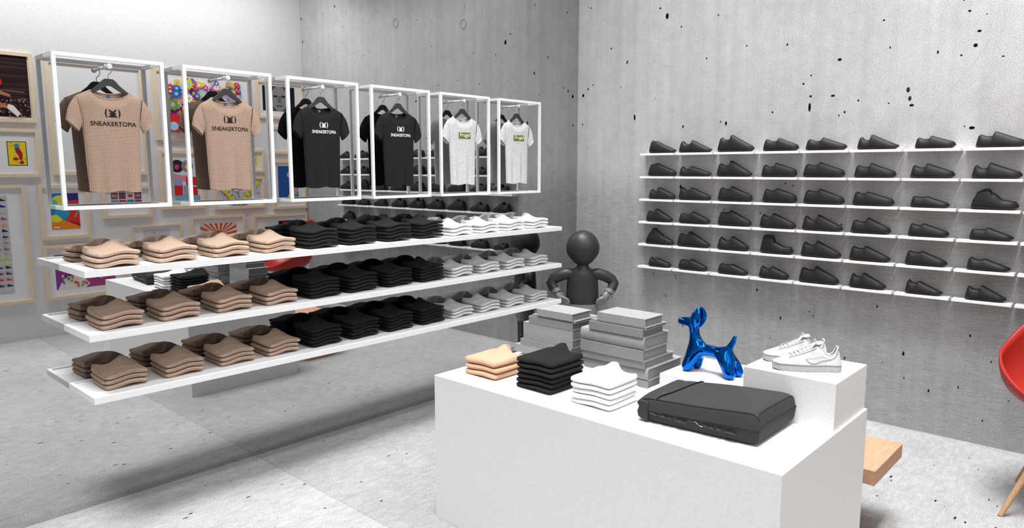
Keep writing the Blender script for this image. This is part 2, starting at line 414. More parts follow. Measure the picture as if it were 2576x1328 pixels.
def text_mesh(s, width, yc, zb, height=None, bold=.0):
    cu = bpy.data.curves.new('lettering', 'FONT'); cu.body = s; cu.size = 1; cu.align_x = 'CENTER'; cu.offset = bold; cu.resolution_u = 3
    o = bpy.data.objects.new('tmp', cu); COL.objects.link(o); bpy.context.view_layer.update()
    me = bpy.data.meshes.new_from_object(o.evaluated_get(bpy.context.evaluated_depsgraph_get()))
    bpy.data.objects.remove(o); bpy.data.curves.remove(cu)
    xs = [v.co.x for v in me.vertices]; ys = [v.co.y for v in me.vertices]
    w = max(xs) - min(xs); h = max(ys) - min(ys); kx = width / w; ky = (height / h) if height else kx
    vs = [((v.co.x - (min(xs) + max(xs)) / 2) * kx + yc, (v.co.y - min(ys)) * ky + zb) for v in me.vertices]
    fs = [tuple(p.vertices) for p in me.polygons]
    bpy.data.meshes.remove(me)
    return vs, fs
def add_print(m, vs, fs, mi=0, off=.0016):
    m.add([(xfront(y, z) + off, y, z) for y, z in vs], fs, mi)
def bar(p, q, w):
    p = Vector(p); q = Vector(q); d = (q - p).normalized(); n = Vector((-d.y, d.x)) * w / 2
    return [tuple(p + n), tuple(q + n), tuple(q - n), tuple(p - n)]
def logo(m, cz, k, mi=0):
    # pair of brackets round a crossed, laced face mark
    for sg in (-1, 1):
        out = []; inn = []
        for q in range(11):
            a = (-1 + 2 * q / 10); zz = cz + a * .029 * k; yo = sg * (.043 - .011 * a * a) * k; th = (.0072 * (1 - a * a) + .0012) * k
            out.append((yo, zz)); inn.append((yo - sg * th, zz))
        for q in range(10): add_print(m, [out[q], out[q + 1], inn[q + 1], inn[q]], [(0, 1, 2, 3)], mi)
    for P in (bar((-.021 * k, cz + .020 * k), (.015 * k, cz - .004 * k), .008 * k), bar((.021 * k, cz + .020 * k), (-.015 * k, cz - .004 * k), .008 * k),
              bar((-.019 * k, cz + .001 * k), (.012 * k, cz - .014 * k), .008 * k), bar((.019 * k, cz + .001 * k), (-.012 * k, cz - .014 * k), .008 * k),
              [(-.011 * k, cz - .011 * k), (.011 * k, cz - .011 * k), (.024 * k, cz - .0165 * k), (.024 * k, cz - .022 * k), (-.024 * k, cz - .022 * k), (-.024 * k, cz - .0165 * k)]):
        add_print(m, P, [tuple(range(len(P)))], mi, .0016)
def print_obj(kind, mats, parent):
    m = MB()
    if kind == 'frugal':
        n = 8
        for i in range(n):
            y0, y1 = -.074 + .148 * i / n, -.074 + .148 * (i + 1) / n
            add_print(m, [(y0, 2.378), (y1, 2.378), (y1, 2.433), (y0, 2.433)], [(0, 1, 2, 3)], 0, .0022)
        vs, fs = text_mesh('Frugal', .122, 0, 2.385, .044, .012)
        vs = [(y + (z - 2.40) * .18, z) for y, z in vs]
        o = m.build('chest_print', mats[0], parent); o['label'] = 'green box print reading Frugal'
        m = MB(); add_print(m, vs, fs, 0, .0036); m.build('lettering', mats[1], o)
    else:
        w = .255 if kind == 'tan' else .206; k = 1.0 if kind == 'tan' else .84
        zb = 2.362 if kind == 'tan' else 2.372
        vs, fs = text_mesh('SNEAKERTOPIA', w, .004, zb, .0275 if kind == 'tan' else .0245, .012 if kind == 'tan' else .016)
        add_print(m, vs, fs); o = m.build('lettering', mats, parent); o['label'] = 'printed word SNEAKERTOPIA'
        m = MB(); logo(m, 2.437 if kind == 'tan' else 2.434, k)
        o = m.build('logo_print', mats, parent); o['label'] = 'bracketed laced mark above the lettering'
    return o
KINDS = ['tan', 'tan', 'black', 'black', 'heather', 'heather']
FM = {'tan': M_TAN, 'black': M_BLACK, 'heather': M_HEATHER}
BODY = {k: shirt_mesh(FM[k]) for k in ('tan', 'black', 'heather')}
COLL = {k: collar_mesh(FM[k]) for k in ('tan', 'black', 'heather')}
hg = MB(); topp = [(-.16, 2.531), (-.1, 2.568), (-.055, 2.606), (-.034, 2.632), (-.02, 2.641), (.02, 2.641), (.034, 2.632), (.055, 2.606), (.1, 2.568), (.16, 2.531)]
bot = [(.16, 2.512), (.09, 2.55), (.012, 2.600), (-.012, 2.600), (-.09, 2.55), (-.16, 2.512)]
hg.prism(topp + bot, X0S - .003, X0S + .010, 'x'); HANG = hg.mesh('hanger_body', M_HANG)
hk = MB(); hk.tube([(X0S + .003, y, z) for y, z in ((0, 2.636), (0, 2.662), (.004, 2.669), (.014, 2.677), (.021, 2.689), (.0225, 2.704), (.017, 2.719), (.006, 2.7265), (-.006, 2.7265), (-.017, 2.719), (-.0235, 2.706))], .0021, 6)
HOOK = hk.mesh('hanger_hook', M_WIRE, True)
for i in range(6):
    y0 = BX0 + BP * i; yc = y0 + BW / 2; w = .0215
    pos = ['leftmost', 'second from left', 'third from left', 'fourth from left', 'fifth from left', 'rightmost'][i]
    root = empty('display_box', (0, yc, BB), 0); tag(root, 'open white steel display box mounted on mirror, %s of six' % pos, 'display box', 'box frames on the mirror')
    m = MB(); ring_frame(m, BD - w, BD, -BW / 2, BW / 2, 0, BT - BB, w); m.build('front_frame', M_METAL, root)
    for a in (-BW / 2, BW / 2 - w):
        for b in (0, BT - BB - w): MB().box(0, BD - w, a, a + w, b, b + w).build('side_bar', M_METAL, root)
    m = MB(); zr = 2.7125 - BB; m.tube([(0, 0, zr), (.125, 0, zr)], .0095, 14); m.tube([(.125, 0, zr), (.127, 0, zr), (.136, 0, zr), (.138, 0, zr)], [.012, .0155, .0155, .012], 18)
    m.build('hanging_peg', M_ROD, root, True)
    kd = KINDS[i]
    kn = {'tan': 'tan checked', 'black': 'black', 'heather': 'white heather'}[kd]
    h = empty('clothes_hanger', (0, yc, 0)); tag(h, 'black clothes hanger with steel hook in %s frame' % (pos + ('' if 'left' in pos and 'from' in pos else '')), 'hanger', 'hangers in the box frames')
    obj_from_mesh('hanger_body', HANG, h); obj_from_mesh('hook', HOOK, h)
    t = empty('t_shirt', (0, yc, 0)); end = {'tan': 'with SNEAKERTOPIA print', 'black': 'with white SNEAKERTOPIA print', 'heather': 'with green Frugal print'}[kd]
    tag(t, 'hanging %s t-shirt %s, in %s frame' % (kn, end, pos), 't-shirt', 'hanging shirts in the box frames')
    obj_from_mesh('shirt_body', BODY[kd], t); obj_from_mesh('collar', COLL[kd], t)
    lb = MB().box(X0S - .0185, X0S - .0175, -.009, .009, 2.530, 2.548).build('neck_label', M_LABEL if kd == 'tan' else flat('77757a'), t)
    print_obj('frugal' if kd == 'heather' else kd, [M_GREEN, M_INKW] if kd == 'heather' else ([M_INK] if kd == 'tan' else [M_INKW]), t)

# ------------------------------------------------------------------ shoe wall
Z1, ZP, X0, PITCH, SL, SD = 2.2648, .2268, .874, .40, .3812, .1107
SM = MB().box(0, SL, -SD, 0, -.0205, 0).mesh('shoe_shelf', M_WHITE)
SHOES = {  # row -> per column (offset, length, heel, notch, tongue, tongue position, toe, high-top)
0: [(.085,.29,.130,.118,.120,.24,.030,0),(.02,.335,.113,.082,.118,.38,.030,0),(.02,.345,.135,.112,.156,.36,.048,0),(.055,.31,.108,.088,.115,.42,.05,0),(.03,.33,.098,.080,.108,.4,.042,0),(.045,.305,.103,.077,.12,.33,.032,0),(.067,.272,.086,.074,.097,.38,.045,0),(.07,.31,.097,.083,.117,.36,.045,0),(.06,.30,.1,.08,.11,.36,.04,0)],
1: [(.08,.305,.118,.122,.130,.30,.05,0),(.03,.325,.096,.072,.100,.34,.038,0),(.02,.335,.125,.104,.15,.38,.04,0),(.05,.31,.11,.093,.126,.38,.065,0),(.02,.335,.115,.104,.13,.38,.06,0),(.035,.31,.103,.088,.12,.38,.05,0),(.05,.30,.103,.083,.114,.36,.048,0),(.06,.31,.1,.076,.118,.34,.045,0),(.05,.3,.11,.09,.12,.36,.045,0)],
2: [(.095,.285,.098,.078,.12,.36,.045,0),(.03,.33,.125,.096,.123,.38,.045,0),(.04,.33,.128,.113,.14,.38,.06,0),(.07,.30,.122,.110,.13,.40,.07,0),(.035,.33,.12,.110,.132,.38,.06,0),(.035,.31,.115,.098,.115,.34,.055,0),(.065,.265,.09,.083,.09,.4,.035,0),(.07,.295,.145,.15,.154,.36,.055,1),(.06,.3,.11,.095,.12,.36,.045,0)],
3: [(.07,.29,.11,.098,.135,.36,.04,0),(.04,.32,.10,.088,.12,.42,.045,0),(.05,.32,.13,.124,.147,.36,.05,0),(.055,.32,.125,.102,.136,.36,.05,0),(.035,.33,.127,.093,.14,.38,.045,0),(.035,.30,.11,.096,.133,.40,.05,0),(.062,.28,.103,.09,.105,.36,.045,0),(.077,.275,.082,.08,.095,.4,.035,0),(.05,.29,.11,.09,.12,.36,.045,0)],
4: [(.07,.31,.125,.14,.165,.34,.045,1),(.03,.34,.13,.115,.153,.36,.045,0),(.055,.30,.12,.088,.134,.45,.05,0),(.07,.29,.166,.168,.168,.36,.06,2),(.035,.33,.127,.103,.142,.38,.05,0),(.035,.31,.12,.103,.125,.38,.042,0),(.055,.29,.114,.103,.115,.38,.045,0),(.076,.275,.098,.08,.09,.38,.032,0),(.05,.28,.12,.1,.13,.36,.045,0)],
5: [(.11,.245,.095,.078,.09,.36,.04,0),(.05,.30,.10,.094,.11,.42,.045,0),(.07,.285,.098,.09,.10,.42,.04,0),(.07,.265,.11,.088,.112,.4,.05,0),(.03,.33,.132,.115,.15,.40,.055,0),(.047,.28,.12,.093,.13,.36,.04,0),(.07,.26,.11,.088,.105,.34,.03,0),(.08,.262,.105,.083,.115,.38,.035,0),(.06,.27,.1,.09,.11,.36,.04,0)]}
def smooth_interp(keys, x):
    for (a, va), (b, vb) in zip(keys, keys[1:]):
        if x <= b:
            t = (x - a) / (b - a) if b > a else 0; t = max(0, min(1, t)); return va + (vb - va) * (t * t * (3 - 2 * t) if vb < va or True else t)
    return keys[-1][1]
def shoe_mesh(p):
    off, L, hh, hn, ht, pt, toe, hi = p; m = MB(); N = 34; K = 18; rings = []
    hl = .05 + .05 * (1 - hh / .17)
    for i in range(N + 1):
        s = i / N; s = .5 - .5 * math.cos(PI * s) if False else s
        if hi == 2: keys = [(0, hh * .96), (.04, hh), (pt - .03, ht), (pt + .02, ht * .97), (pt + .08, ht * .62), (.75, ht * .42), (.93, toe + .012), (1, toe * .7)]
        elif hi == 1: keys = [(0, hh * .55), (.1, hh * .9), (pt - .08, ht * .99), (pt, ht), (pt + .1, ht * .8), (.7, ht * .48), (.92, toe + .01), (1, toe * .75)]
        else: keys = [(0, hh * .90), (.055, hh), (pt * .62, hn), (pt - .035, hn * 1.03), (pt, ht), (pt + .05, ht * .985)]
        if hi == 0:
            if s <= pt + .05: z = smooth_interp(keys, s)
            else:
                f = (s - pt - .05) / (.93 - pt - .05); z = ht * .985 + (toe + .008 - ht * .985) * (f ** .92) if f < 1 else (toe + .008) * (1 - ((f - 1) / (.07 / (.93 - pt - .05))) ** 2 * .45)
        else: z = smooth_interp(keys, s)
        w = .052 * (1 - .85 * max(0, (s - .8) / .2) ** 2.2) * (1 - .35 * max(0, (.12 - s) / .12) ** 2) * (.80 + .2 * math.sin(PI * min(1, s * .9 + .15)))
        zb = .022 * max(0, (s - .88) / .12) ** 1.5 + .004 * max(0, (.04 - s) / .04)
        z = max(z, zb + .012); x = s * L + (-.012 if hi == 0 else 0) * 0
        lean = (.02 * (1 - s / .1) if s < .1 else 0) * 0
        ring = []
        for k in range(K):
            a = -PI / 2 + 2 * PI * k / K; ca, sa = math.cos(a), math.sin(a)
            yy = math.copysign(abs(ca) ** .55, ca) * w
            h01 = (sa + 1) / 2
            prof = math.copysign(abs(sa) ** .5, sa); h01 = (prof + 1) / 2
            zz = zb + (z - zb) * h01
            top = max(0, h01 - .25) / .75
            yy *= 1 - (.45 + .15 * (z / .16)) * top ** 1.3
            xx = x + (hh * .14 * (zz / max(hh, .01)) * (1 - s / .14) if s < .14 else 0)
            ring.append((xx, yy, zz))
        rings.append(ring)
    m.loft(rings, True)
    # foot opening lip
    if hi == 0:
        pass
    return m.mesh('shoe', M_SHOE, True, 50)
ROWN = ['top', 'second', 'third', 'fourth', 'fifth', 'bottom']
for r in range(6):
    for c in range(9):
        z = Z1 - ZP * r; x = X0 + PITCH * c
        o = obj_from_mesh('shoe_shelf', SM, None, (x, 0, z)); cn = ORD[c]
        tag(o, 'short white shoe shelf on concrete wall, %s row, %s from left' % (ROWN[r], cn), 'shelf', 'shoe shelves on the concrete wall')
        p = SHOES[r][c]
        s = obj_from_mesh('sneaker', shoe_mesh(p), None, (x + p[0], -.057, z))
        kind = ['low black sneaker', 'mid-height black sneaker', 'black high-top boot'][p[7]]
        tag(s, '%s facing right, %s row of concrete wall, %s from left' % (kind, ROWN[r], cn), 'shoe', 'black shoes on the concrete wall')

# ------------------------------------------------------------------ display table and risers
TX0, TX1, TY0, TY1, TZ = 1.702, 3.79, -3.605, -2.51, .895
tag(MB().box(TX0, TX1, TY0, TY1, 0, TZ).build('display_table', M_PLINTH, bevel=.002), 'big white block display table in the foreground', 'table')
tag(MB().box(3.330, 3.777, -2.975, -2.52, TZ, 1.126).build('display_riser', M_PLINTH, bevel=.002), 'taller white riser block under the white sneakers', 'riser', 'white risers on the table')
tag(MB().box(2.820, 3.328, -2.921, -2.444, TZ, .979).build('display_riser', M_PLINTH, bevel=.002), 'low white riser block under the blue dog figurine', 'riser', 'white risers on the table')

# shirts on the table
def table_stack(name, mat, cn, x0, x1, y0, depth, n, t, rz=0):
    W = x1 - x0; mats = [folded('table_shirt_mesh', mat, W, depth, t, False, 20 + k + n, 1, 1, .45) for k in range(2)]; tp = folded('table_shirt_top_mesh', mat, W, depth, t * 1.15, True, 31, 1, -1, .45, -.52, .25)
    for k in range(n):
        o = obj_from_mesh('folded_t_shirt', tp if k == n - 1 else mats[k % 2], None, ((x0 + x1) / 2 + random.uniform(-.005, .005), y0 + depth / 2 + random.uniform(-.004, .004), TZ - .0005 + k * t), -PI / 2 + rz + random.uniform(-.02, .02))
        if n - 1 - k > 4: lv = 'bottom one'
        else: lv = level(k, n)
        tag(o, 'folded %s t-shirt on the white table, %s of its stack' % (cn, lv), 't-shirt', 'folded shirts on the table')
table_stack('tan', M_PEACH, 'peach', 1.796, 2.060, -3.455, .27, 3, .033)
table_stack('black', M_BLACK, 'black', 2.205, 2.470, -3.448, .30, 6, .0285)
table_stack('white', M_WSHIRT, 'plain white', 2.598, 2.858, -3.455, .27, 5, .0275)

# books
def book(x0, x1, y0, y1, z0, z1, rnd, label, c=None):
    root = empty('book', ((x0 + x1) / 2, (y0 + y1) / 2, z0)); cx, cy = root.location[0], root.location[1]
    tag(root, label, 'book', 'grey books stacked on the table'); a, b = x0 - cx, x1 - cx; p, q = y0 - cy, y1 - cy; h = z1 - z0; k = .0034 if h > .02 else .002
    m = MB()
    if rnd:
        out = [];
        for i in range(9):
            t = PI / 2 + PI * i / 8; out.append((p + .014 + .016 * math.cos(t), h / 2 + h / 2 * math.sin(t)))
        inn = [(p + .014 + (.016 - k) * math.cos(PI / 2 + PI * i / 8), h / 2 + (h / 2 - k) * math.sin(PI / 2 + PI * i / 8)) for i in range(9)]
        poly = [(q, h)] + out + [(q, 0), (q, k)] + inn[::-1] + [(q, h - k)]
    else:
        poly = [(p, 0), (q, 0), (q, k), (p + k, k), (p + k, h - k), (q, h - k), (q, h), (p, h)]
    vs = []
    m.prism(poly, a, b, 'x'); m.build('cover', c or M_BOOK, root, smooth=rnd, ang=30)
    MB().box(a + .008, b - .008, p + k + .001 + (.012 if rnd else 0), q - .009, k, h - k).build('pages', M_PAGE, root)
MBK = [M_BOOK, bookmat('pale_grey_cover', .32), bookmat('mid_grey_cover', .25)]
R = [(2.40, 2.783, -2.984, -2.70, .895, .937, 0), (2.344, 2.783, -2.986, -2.601, .937, 1.005, 1), (2.34, 2.768, -2.999, -2.668, 1.005, 1.047, 0), (2.330, 2.760, -3.004, -2.727, 1.047, 1.108, 0),
     (2.327, 2.764, -3.0, -2.728, 1.108, 1.182, 1), (2.39, 2.756, -3.004, -2.77, 1.182, 1.228, 0), (2.395, 2.772, -2.995, -2.767, 1.228, 1.240, 0), (2.443, 2.765, -2.998, -2.80, 1.240, 1.288, 0)]
L = [(1.80, 2.20, -2.93, -2.72, .895, .925, 0), (1.747, 2.212, -2.944, -2.73, .925, .974, 0), (1.797, 2.213, -2.943, -2.73, .974, 1.016, 0), (1.818, 2.220, -2.937, -2.73, 1.016, 1.065, 0), (1.815, 2.218, -2.935, -2.72, 1.065, 1.129, 0),
     (1.863, 2.218, -2.937, -2.73, 1.129, 1.174, 0), (1.885, 2.235, -2.93, -2.677, 1.174, 1.187, 0), (1.934, 2.218, -2.941, -2.74, 1.187, 1.231, 0)]
def blevel(k, n):
    return 'topmost' if k == n - 1 else 'bottom one' if k == 0 else ORD[n - 1 - k] + ' from the top'
for nm, S in (('right', R), ('left', L)):
    for k, b in enumerate(S):
        desc = 'thick grey book with rounded spine' if b[6] else ('thin grey book' if b[5] - b[4] < .02 else 'grey hardback book')
        book(*b[:6], b[6], '%s, %s in %s book stack' % (desc, blevel(k, len(S)), nm), MBK[k % 3])

# ------------------------------------------------------------------ bag
def bag():
    root = empty('backpack', (3.31, -3.215, TZ + .001)); tag(root, 'charcoal backpack lying flat at the front of the white table', 'bag')
    cx, cy = 3.31, -3.215
    N = 40; K = 40; rings = []
    def corner(u, v, side):   # u 0..1 left to right, v 0..1 front to back
        bx = 3.02 + (3.605 - 3.02) * u; by0 = -3.445 + .045 * u; by1 = -3.03 + .05 * u
        y = by0 + (by1 - by0) * v; return bx, y
    m = MB(); g = {}
    def pt(u, v, side):
        U = -1 + 2 * u; V = -1 + 2 * v
        U = math.copysign(abs(U) ** .5, U); V = math.copysign(abs(V) ** .5, V)
        x, y = corner((U + 1) / 2, (V + 1) / 2, side)
        e = (max(0, 1 - abs(U) ** 16) * max(0, 1 - abs(V) ** 16)) ** (.33 if side else .18)
        th = .128 + .036 * ((U + 1) / 2) + .010 * math.sin(PI * (V + 1) / 2) + .006 * math.sin(3 * U + V * 2)
        zc = .068 + .012 * U
        z = zc + (th / 2 * e if side else -(zc - .002) * e)
        if side: z += .006 * math.exp(-((U - .2) ** 2 + V ** 2) * 3)
        if not side: z += .022 * abs(V) ** 8 * 0 + .012 * abs(U) ** 10
        bulge = .018 * (1 - abs(V) ** 6) * (1 if abs(U) > .9 else 0) * math.copysign(1, U) * 0
        if side:     # top leans outward over the front and to the left like a filled bag
            x += -.0 * (1 - U); y += -.006
        return (x + bulge - cx, y - cy, z)
    for side in (1, 0):
        gg = [pt(i / N, j / K, side) for i in range(N + 1) for j in range(K + 1)]
        m.add(gg, [(i * (K + 1) + j, i * (K + 1) + j + 1, (i + 1) * (K + 1) + j + 1, (i + 1) * (K + 1) + j) for i in range(N) for j in range(K)])
    m.build('bag_body', M_BAG, root, True, ang=70)
    def top(u, v, dz=.0): p = pt(u, v, 1); return (p[0], p[1], p[2] + dz)
    # seams / piping
    m = MB()
    a = .05; m.tube([top(.02 + .96 * k / 30, a, .001) for k in range(31)], .0022, 6); m.tube([top(.955, .04 + .92 * k / 20, .001) for k in range(21)], .0022, 6)
    m.tube([top(.03 + .94 * k / 30, .95, .001) for k in range(31)], .0022, 6)
    m.build('piping', M_BAGEDGE, root, True)
    # curved flap with zip running over the top near the left end
    m = MB(); pts = [top(.26 + .075 * math.sin(PI * .5 * k / 24) * (1) , .06 + .90 * k / 24, .0025) for k in range(25)]
    m.tube(pts, .006, 8, flat=.5); m.build('zip_flap', M_BAGEDGE, root, True)
    m = MB(); p0 = top(.275, .2, .007); p1 = top(.285, .34, .008); m.tube([p0, ((p0[0] + p1[0]) / 2 - .004, (p0[1] + p1[1]) / 2, p0[2] + .004), p1], [.002, .003, .002], 8); m.build('zip_pull', M_WIRE, root, True)
    # roll top standing up at the left end
    m = MB(); rg = []; prof = [(3.075, .118), (3.05, .124), (3.03, .123), (3.012, .108), (3.020, .085), (3.008, .05), (3.018, .018), (3.04, .006), (3.07, .008)]
    for q in range(15):
        f = q / 14; y = -3.452 + (.415) * f; k_ = 1 - .25 * abs(2 * f - 1) ** 6
        rg.append([Vector(((x - cx) + .006 * math.sin(5 * f + z * 30) - .022 * f, y - cy, .07 + (z - .07) * k_ - .008 * (1 - f))) for x, z in prof])
    m.loft(rg, True); m.build('roll_top', M_BAG, root, True)
    # raised glossy trim on the front side
    _=0
    def frontp(u, z):  # point on the front face
        return (3.02 + (3.605 - 3.02) * u - cx, -3.445 + .045 * u - cy - .006, z)
    m = MB()
    for u0, u1, zz in ((.10, .17, .050), (.20, .25, .047), (.265, .30, .046), (.33, .42, .043), (.56, .60, .047), (.61, .65, .046), (.67, .71, .046), (.73, .83, .044)):
        P = frontp(u0, zz); Q = frontp(u1, zz - .004); mid = ((P[0] + Q[0]) / 2, P[1] - .002, zz + .004)
        m.tube([P, mid, Q], [.003, .0065, .003], 8)
    m.tube([frontp(.40, .042), frontp(.45, .054), frontp(.50, .056), frontp(.53, .044), frontp(.56, .040)], .0018, 6)
    o = m.build('raised_trim', M_GLOSS, root, True); o['label'] = 'glossy raised black trim along the front edge'
bag()

# ------------------------------------------------------------------ white sneakers
def sneaker_root(loc, rz, label, scl=1.0):
    root = empty('sneaker', loc, rz); root.scale = (scl, scl, scl); tag(root, label, 'shoe', 'white sneakers on the taller riser')
    L_ = .325
    def plan(s):   # half widths
        w = .036 + .014 * math.sin(PI * min(1, max(0, (s - .25) / .75)) ** .8) if s > .25 else .036
        w *= math.sqrt(max(.0, 1 - max(0, (s - .86) / .14) ** 2.2)) if s < 1 else 0
        w *= math.sqrt(max(.0, 1 - max(0, (.10 - s) / .10) ** 2.4))
        return max(w, .003)
    N = 36
    def ring(s, z0, z1, inset=0, K=20):
        w = plan(s) - inset; out = []
        return [(s * L_, -w, z0), (s * L_, -w, z1), (s * L_, w, z1), (s * L_, w, z0)]
    m = MB(); rings = []
    for i in range(N + 1):
        s = i / N; tz = .010 * max(0, (s - .82) / .18) ** 1.6; r = []
        w = plan(s)
        for (dy, z) in ((-1, tz), (-1.04, tz + .006), (-1.05, .034 + tz * .4), (-1, .037 + tz * .4), (1, .037 + tz * .4), (1.05, .034 + tz * .4), (1.04, tz + .006), (1, tz)):
            r.append((s * L_, dy * w, z))
        rings.append(r)
    m.loft(rings, True); m.build('sole', M_SOLE, root, True, ang=50)
    m = MB()
    m.tube([(s * L_, -plan(s) * 1.06, .0345) for s in [k / 40 for k in range(1, 40)]], .0012, 5); m.tube([(s * L_, plan(s) * 1.06, .0345) for s in [k / 40 for k in range(1, 40)]], .0012, 5)
    m.build('sole_stitching', flat('77776f'), root, True)
    def ztop(s):
        if s < .04: return .112 + .02 * (s / .04)
        if s < .32: 
            f = (s - .04) / .28; return .132 - .048 * math.sin(PI * min(1, f * 1.0)) ** .9 + .0 * f
        if s < .40: return .128
        f = (s - .40) / .6; return .128 - .084 * min(1, f * 1.02) ** .85 if f < .92 else .128 - .084 * (.938 ** .85) - .012 * ((f - .92) / .08) ** 2
    def upper_pt(s, a):  # a in 0..1 across, 0 left bottom, 1 right bottom
        w = plan(s) * .97; z1 = ztop(s); z0 = .035; t = PI * a
        c, sn = math.cos(t), math.sin(t); yy = -math.copysign(abs(c) ** .62, c) * w; hh = abs(sn) ** .62
        z = z0 + (z1 - z0) * hh; yy *= 1 - .33 * hh * (1 if s < .6 else .75)
        xx = s * L_ + (.02 * (hh) * (1 - s / .12) if s < .12 else 0)
        return Vector((xx, yy, z))
    # upper: two quarters with the foot opening between them
    m = MB(); K = 26; P = []
    for i in range(N + 1):
        s = i / N; P.append([upper_pt(s, k / K) for k in range(K + 1)])
    fs = []; vs = [q for r in P for q in r]
    for i in range(N):
        s = (i + .5) / N
        for k in range(K):
            a = abs((k + .5) / K - .5)
            if .035 < s < .36 and a < .17: continue
            fs.append((i * (K + 1) + k, i * (K + 1) + k + 1, (i + 1) * (K + 1) + k + 1, (i + 1) * (K + 1) + k))
    m.add(vs, fs); fs2 = [(i * (K + 1) + k, i * (K + 1) + k + 1, (i + 1) * (K + 1) + k + 1, (i + 1) * (K + 1) + k) for i in range(1, 14) for k in range(K)]
    m.add([(q.x * .97 + .004, q.y * .82, max(.034, q.z * .74 - .012)) for q in vs], fs2)
    m.build('upper', M_SHOEWHITE, root, True, ang=60)
    # collar roll
    m = MB(); loop = []
    ss = [.036 + (.36 - .036) * k / 14 for k in range(15)]
    for s in ss: loop.append(upper_pt(s, .5 - .17))
    for s in ss[::-1]: loop.append(upper_pt(s, .5 + .17))
    loop.append(loop[0]); m.tube(loop, .0042, 8); m.build('collar', M_SHOEWHITE, root, True)
    m = MB(); rg = []
    for q in range(9):
        f = q / 8; s = .30 + .30 * f; c = upper_pt(max(.37, s), .5); z = .143 - .0 * f if f < .2 else c.z + .004 + .010 * (1 - f)
        z = .146 - .024 * f ** 1.2 if s < .42 else c.z + .003
        hw_ = .024 - .004 * f
        rg.append([(s * L_, -hw_, z - .006), (s * L_, -hw_ * .6, z), (s * L_, hw_ * .6, z), (s * L_, hw_, z - .006), (s * L_, 0, z - .009)])
    m.loft(rg, True); m.build('tongue', M_SHOEWHITE, root, True)
    m = MB()
    for q in range(7):
        s = .40 + .055 * q; A = upper_pt(s, .33); B = upper_pt(s + .01, .5); C2 = upper_pt(s, .67)
        m.tube([A + Vector((0, -.001, .002)), B + Vector((0, 0, .008)), C2 + Vector((0, .001, .002))], .0024, 6)
        if q < 6:
            D = upper_pt(s + .055, .67); m.tube([A + Vector((0, -.001, .003)), (A + D) / 2 + Vector((0, 0, .014)), D + Vector((0, 0, .003))], .0021, 6)
    B = upper_pt(.40, .5) + Vector((0, 0, .014))
    for sg in (-1, 1): m.tube([B, B + Vector((-.004, sg * .018, .010)), B + Vector((.010, sg * .034, -.006)), B + Vector((.022, sg * .040, -.022))], .0022, 6)
    m.build('laces', white('lace_cotton', .45, .8, .03), root, True)
    # lace stay panel edges, heel panel edge and the tick-shaped side mark
    m = MB()
    for A_, sg in ((.34, -1), (.66, 1)):
        m.tube([upper_pt(.38 + .40 * k / 14, A_ - .07 * (1 if sg < 0 else -1)) + Vector((0, sg * .0008, .001)) for k in range(15)], .0011, 5)
        lo = .12 if sg < 0 else .88; hi_ = .27 if sg < 0 else .73
        m.tube([upper_pt(.02 + .20 * k / 10, (lo + (hi_ - lo) * (1 - k / 10) ** 1.5)) + Vector((0, sg * .001, 0)) for k in range(11)], .0011, 5)
    m.build('panel_seams', flat('6c6c68', .6, .2), root, True)
    for sg in (-1, 1):
        m = MB(); top_, bot_ = [], []
        for k in range(17):
            f = k / 16; s = .06 + .48 * f
            hl = smooth_interp([(0, .70), (.78, .10), (.90, .16), (1, .44)], f); hu = smooth_interp([(0, .73), (.80, .36), (1, .46)], f)
            A_of = lambda h: math.asin(max(.0, min(1, h)) ** (1 / .62)) / PI
            hi_a = A_of(max(hu, hl + .01)); lo_a = A_of(hl)
            aa = (lambda a: a if sg < 0 else 1 - a)
            top_.append(upper_pt(s, aa(max(hi_a, lo_a + .002))) + Vector((0, sg * .0016, 0))); bot_.append(upper_pt(s, aa(lo_a)) + Vector((0, sg * .0016, 0)))
        m.add(top_ + bot_, [(k, k + 1, 17 + k + 1, 17 + k) for k in range(16)]); m.tube(bot_, .0013, 5, 1); m.tube(top_, .0006, 5, 1)
        o = m.build('side_mark', [M_SHOEWHITE, flat('8f8f88', .6, .2)], root, True); o['label'] = 'curved tick-shaped side mark'
    return root
_ang = math.atan2(-2.905 + 2.735, 3.452 - 3.72)
sneaker_root((3.722, -2.738, 1.126), _ang, 'white lace-up sneaker nearer the camera on the taller riser', 1.0)
sneaker_root((3.615, -2.618, 1.126), _ang, 'white lace-up sneaker behind its pair on the taller riser', .98)

# ------------------------------------------------------------------ blue dog figurine
def skin_obj(name, pts, edges, mat, parent=None, sub=2, loc=None):
    me = bpy.data.meshes.new(name); me.from_pydata([p[:3] for p in pts], edges, [])
    o = bpy.data.objects.new(name, me); COL.objects.link(o)
    sk = o.modifiers.new('skin', 'SKIN'); sk.use_smooth_shade = True
    for v, p in zip(me.skin_vertices[0].data, pts): v.radius = (p[3], p[4] if len(p) > 4 else p[3])
    me.skin_vertices[0].data[0].use_root = True
    sb = o.modifiers.new('sub', 'SUBSURF'); sb.levels = sub; sb.render_levels = sub
    bpy.context.view_layer.update()
    nm = bpy.data.meshes.new_from_object(o.evaluated_get(bpy.context.evaluated_depsgraph_get()))
    bpy.data.objects.remove(o); nm.materials.clear(); nm.materials.append(mat)
    for p in nm.polygons: p.use_smooth = True
    nm.name = name
    return obj_from_mesh(name, nm, parent, loc)
